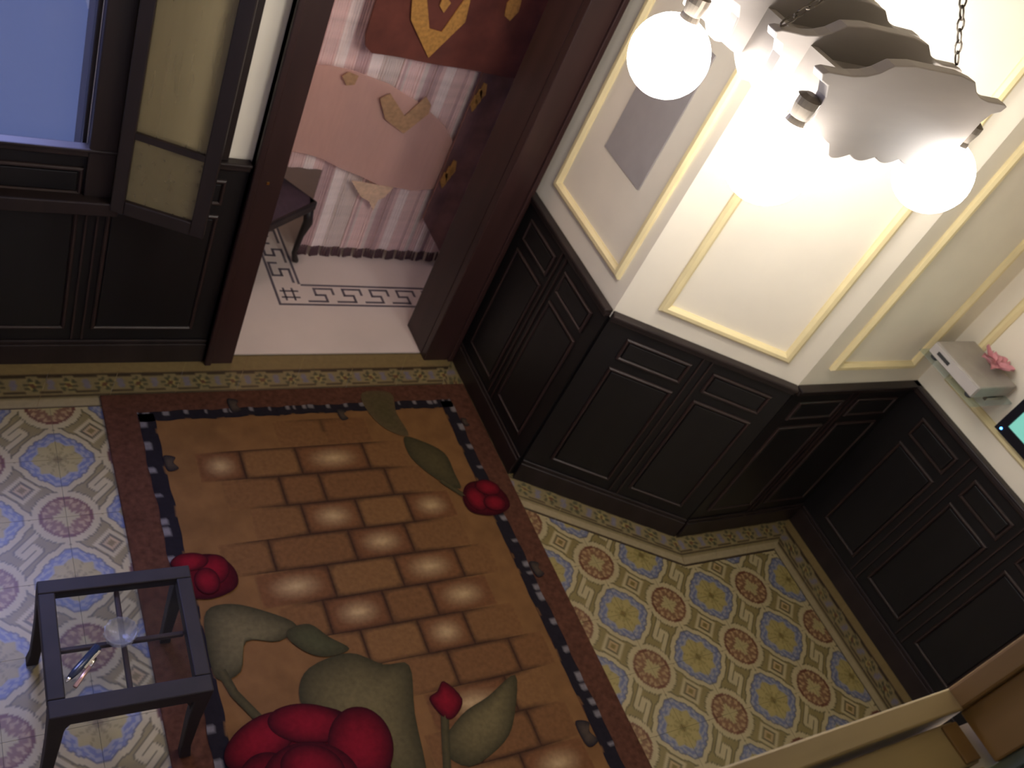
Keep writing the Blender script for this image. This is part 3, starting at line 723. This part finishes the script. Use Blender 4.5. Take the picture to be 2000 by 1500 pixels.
def chain(a, b, parent):
    a, b = Vector(a), Vector(b); d = b-a; L = d.length; n = max(2, int(L/.024)); d.normalize()
    s = d.cross(Vector((.2, .9, .1))).normalized(); w = d.cross(s); mb = MB()
    for i in range(n):
        c = a+d*(L*(i+.5)/n); e = s if i % 2 else w; hl = L/n*.62
        pts = [c+d*hl*cos(t)+e*.006*sin(t) for t in [2*pi*j/10 for j in range(11)]]; mb.tube(pts, .0019, 5, cap=False)
    mb.build('chain', M_iron, parent)
for x, y in ((.25, -.04), (-.25, -.04), (.21, .19), (-.21, .19)): chain((x, y, .168), hub, ch)
chain(hub, (hub.x, hub.y, (ZC-LZ)/KS-.03), ch)
mb = MB(); mb.lathe([(.05, (ZC-LZ)/KS-.001), (.045, (ZC-LZ)/KS-.02), (.012, (ZC-LZ)/KS-.034)], (hub.x, hub.y, 0), 20); mb.build('ceiling_rose', M_iron, ch)

# ------------------------------------------------------------------ things on the walls
q = MB(); q.fbox(f1, YD-2.105, YD-1.879, .001, .006, 1.168, 1.62)  # thin flat rectangle, greyer than the plaster around it
ob = q.build('grey_rectangle', mat('plain_grey', (158, 152, 150), .8, .04), label='plain grey rectangle inside the moulding of the wall by the doorway', category='sheet')
# shelf with box, television
M_dev = mat('silver_grey_plastic', (150, 144, 136), .45, .08, 20); M_devd = mat('charcoal_plastic', (52, 52, 54), .45, .1)
sf = thing('wall_shelf', 'narrow clear glass shelf on the side wall under the grey box', 'shelf', (XR2, 1.2, 1.03))
mb = MB(); mb.box(-.24, -.002, -.13, .13, -.006, 0); mb.build('glass', glass_mat('shelf_glass', (170, 180, 180), .05, .85, (.9, .95, .94)), sf)
for y in (-.09, .09): mb = MB(); mb.box(-.10, -.001, y-.006, y+.006, -.02, -.006); mb.build('bracket', M_chr, sf)
bx = thing('set_top_box', 'silver-grey player box with small feet on the glass shelf', 'player', (2.998, 1.2, 1.03))
mb = MB(); mb.box(-.108, .11, -.108, .108, .012, .06); mb.build('case', M_dev, bx, bevel=.006)
mb = MB(); mb.box(-.112, -.108, -.104, .104, .018, .054); fp = mb.build('front_panel', mat('dull_silver', (176, 170, 166), .4, .06), bx)
mb = MB(); mb.box(-.114, -.112, .02, .075, .03, .042); mb.build('display', M_devd, fp)
for a in (-.085, .085):
    for b in (-.085, .085): mb = MB(); mb.lathe([(.012, 0), (.014, .004), (.012, .013)], (a, b, 0), 14); mb.build('foot', M_devd, bx)
cf = thing('cloth_flower', 'small crumpled pink cloth flower lying on the grey player box', 'flower', (3.055, 1.18, 1.0945)); cf.scale = (1.3, 1.5, 1.1)
M_pink = mat('pink_cloth', (206, 142, 150), .85, .2, 40, .2)
for k in range(7):
    a = 2*pi*k/7; mb = MB(); N = 6; ix = []
    for j in range(N+1):
        r = []
        for i in range(N+1):
            u = i/N-.5; t = j/N; w = .03*sin(pi*min(1, .15+t*.8)); R = .004+.045*t
            x, y = R*cos(a)-w*u*sin(a), R*sin(a)*.8+w*u*cos(a); r.append(mb.vert((x, y, .004+.02*abs(sin(t*2.4+k))*t+.01*u*u*4+.006*(k % 3))))
        ix.append(r)
    for j in range(N):
        for i in range(N): mb.face((ix[j][i], ix[j][i+1], ix[j+1][i+1], ix[j+1][i]))
    mb.build('petal', M_pink, cf, smooth=True)
tv = thing('television', 'flat television with black bezel and teal screen on the side wall', 'television', (XR2, 0, 0))
ty1 = 1.035; ty0 = .40; tz0, tz1 = .955, 1.36
mb = MB(); mb.box(-.05, -.002, ty0, ty1, tz0, tz1); mb.build('case', M_devd, tv, bevel=.006)
mb = MB()
for q in ((ty0, ty1, tz0, tz0+.035), (ty0, ty1, tz1-.03, tz1), (ty0, ty0+.03, tz0+.035, tz1-.03), (ty1-.03, ty1, tz0+.035, tz1-.03)): mb.box(-.058, -.05, *q)
mb.build('bezel', mat('gloss_black', (24, 26, 34), .2, .05), tv)
mb = MB(); mb.box(-.053, -.05, ty0+.03, ty1-.03, tz0+.035, tz1-.03); mb.build('screen', emit_mat('teal_screen_glow', (120, 196, 182), .55), tv)
mb = MB(); mb.lathe([(.001, 0), (.004, .001), (.004, .003), (.001, .004)], (0, 0, 0), 12)
led = mb.build('power_light', emit_mat('blue_led', (70, 150, 255), 12), tv); led.location = (-.058, ty1-.02, tz0+.015); led.rotation_euler = (0, -pi/2, 0)

# ------------------------------------------------------------------ hatch frame at the camera side
w2 = thing('window_2', 'pale pine frame of the hatch overlooking the room', 'window'); del w2['category']; w2['kind'] = 'structure'
part('sill_lip', M_oak, w2, (-.75, .838, .108, .130, 1.75, 1.800), bevel=.002)
part('sill_track', M_oak, w2, (-.75, .822, .064, .104, 1.74, 1.790), bevel=.002)
part('sill_board', M_oak, w2, (-.75, .822, .02, .060, 1.74, 1.790), bevel=.002)
part('sill_block', M_pinev, w2, (.800, .822, .066, .102, 1.790, 1.793), bevel=.001)
part('stop_bead', M_pinev, w2, (.832, .86, .108, .130, 1.79, 2.9), bevel=.003)
part('jamb_post', M_pinev, w2, (.838, .872, .058, .108, 1.79, 2.9), bevel=.002)
part('inner_jamb', mat('grey_green_paint', (126, 136, 122), .5, .1), w2, (.842, .872, .045, .058, 1.74, 2.9), bevel=.002)
part('head', M_oak, w2, (-.75, .872, .02, .13, 2.88, 2.9))
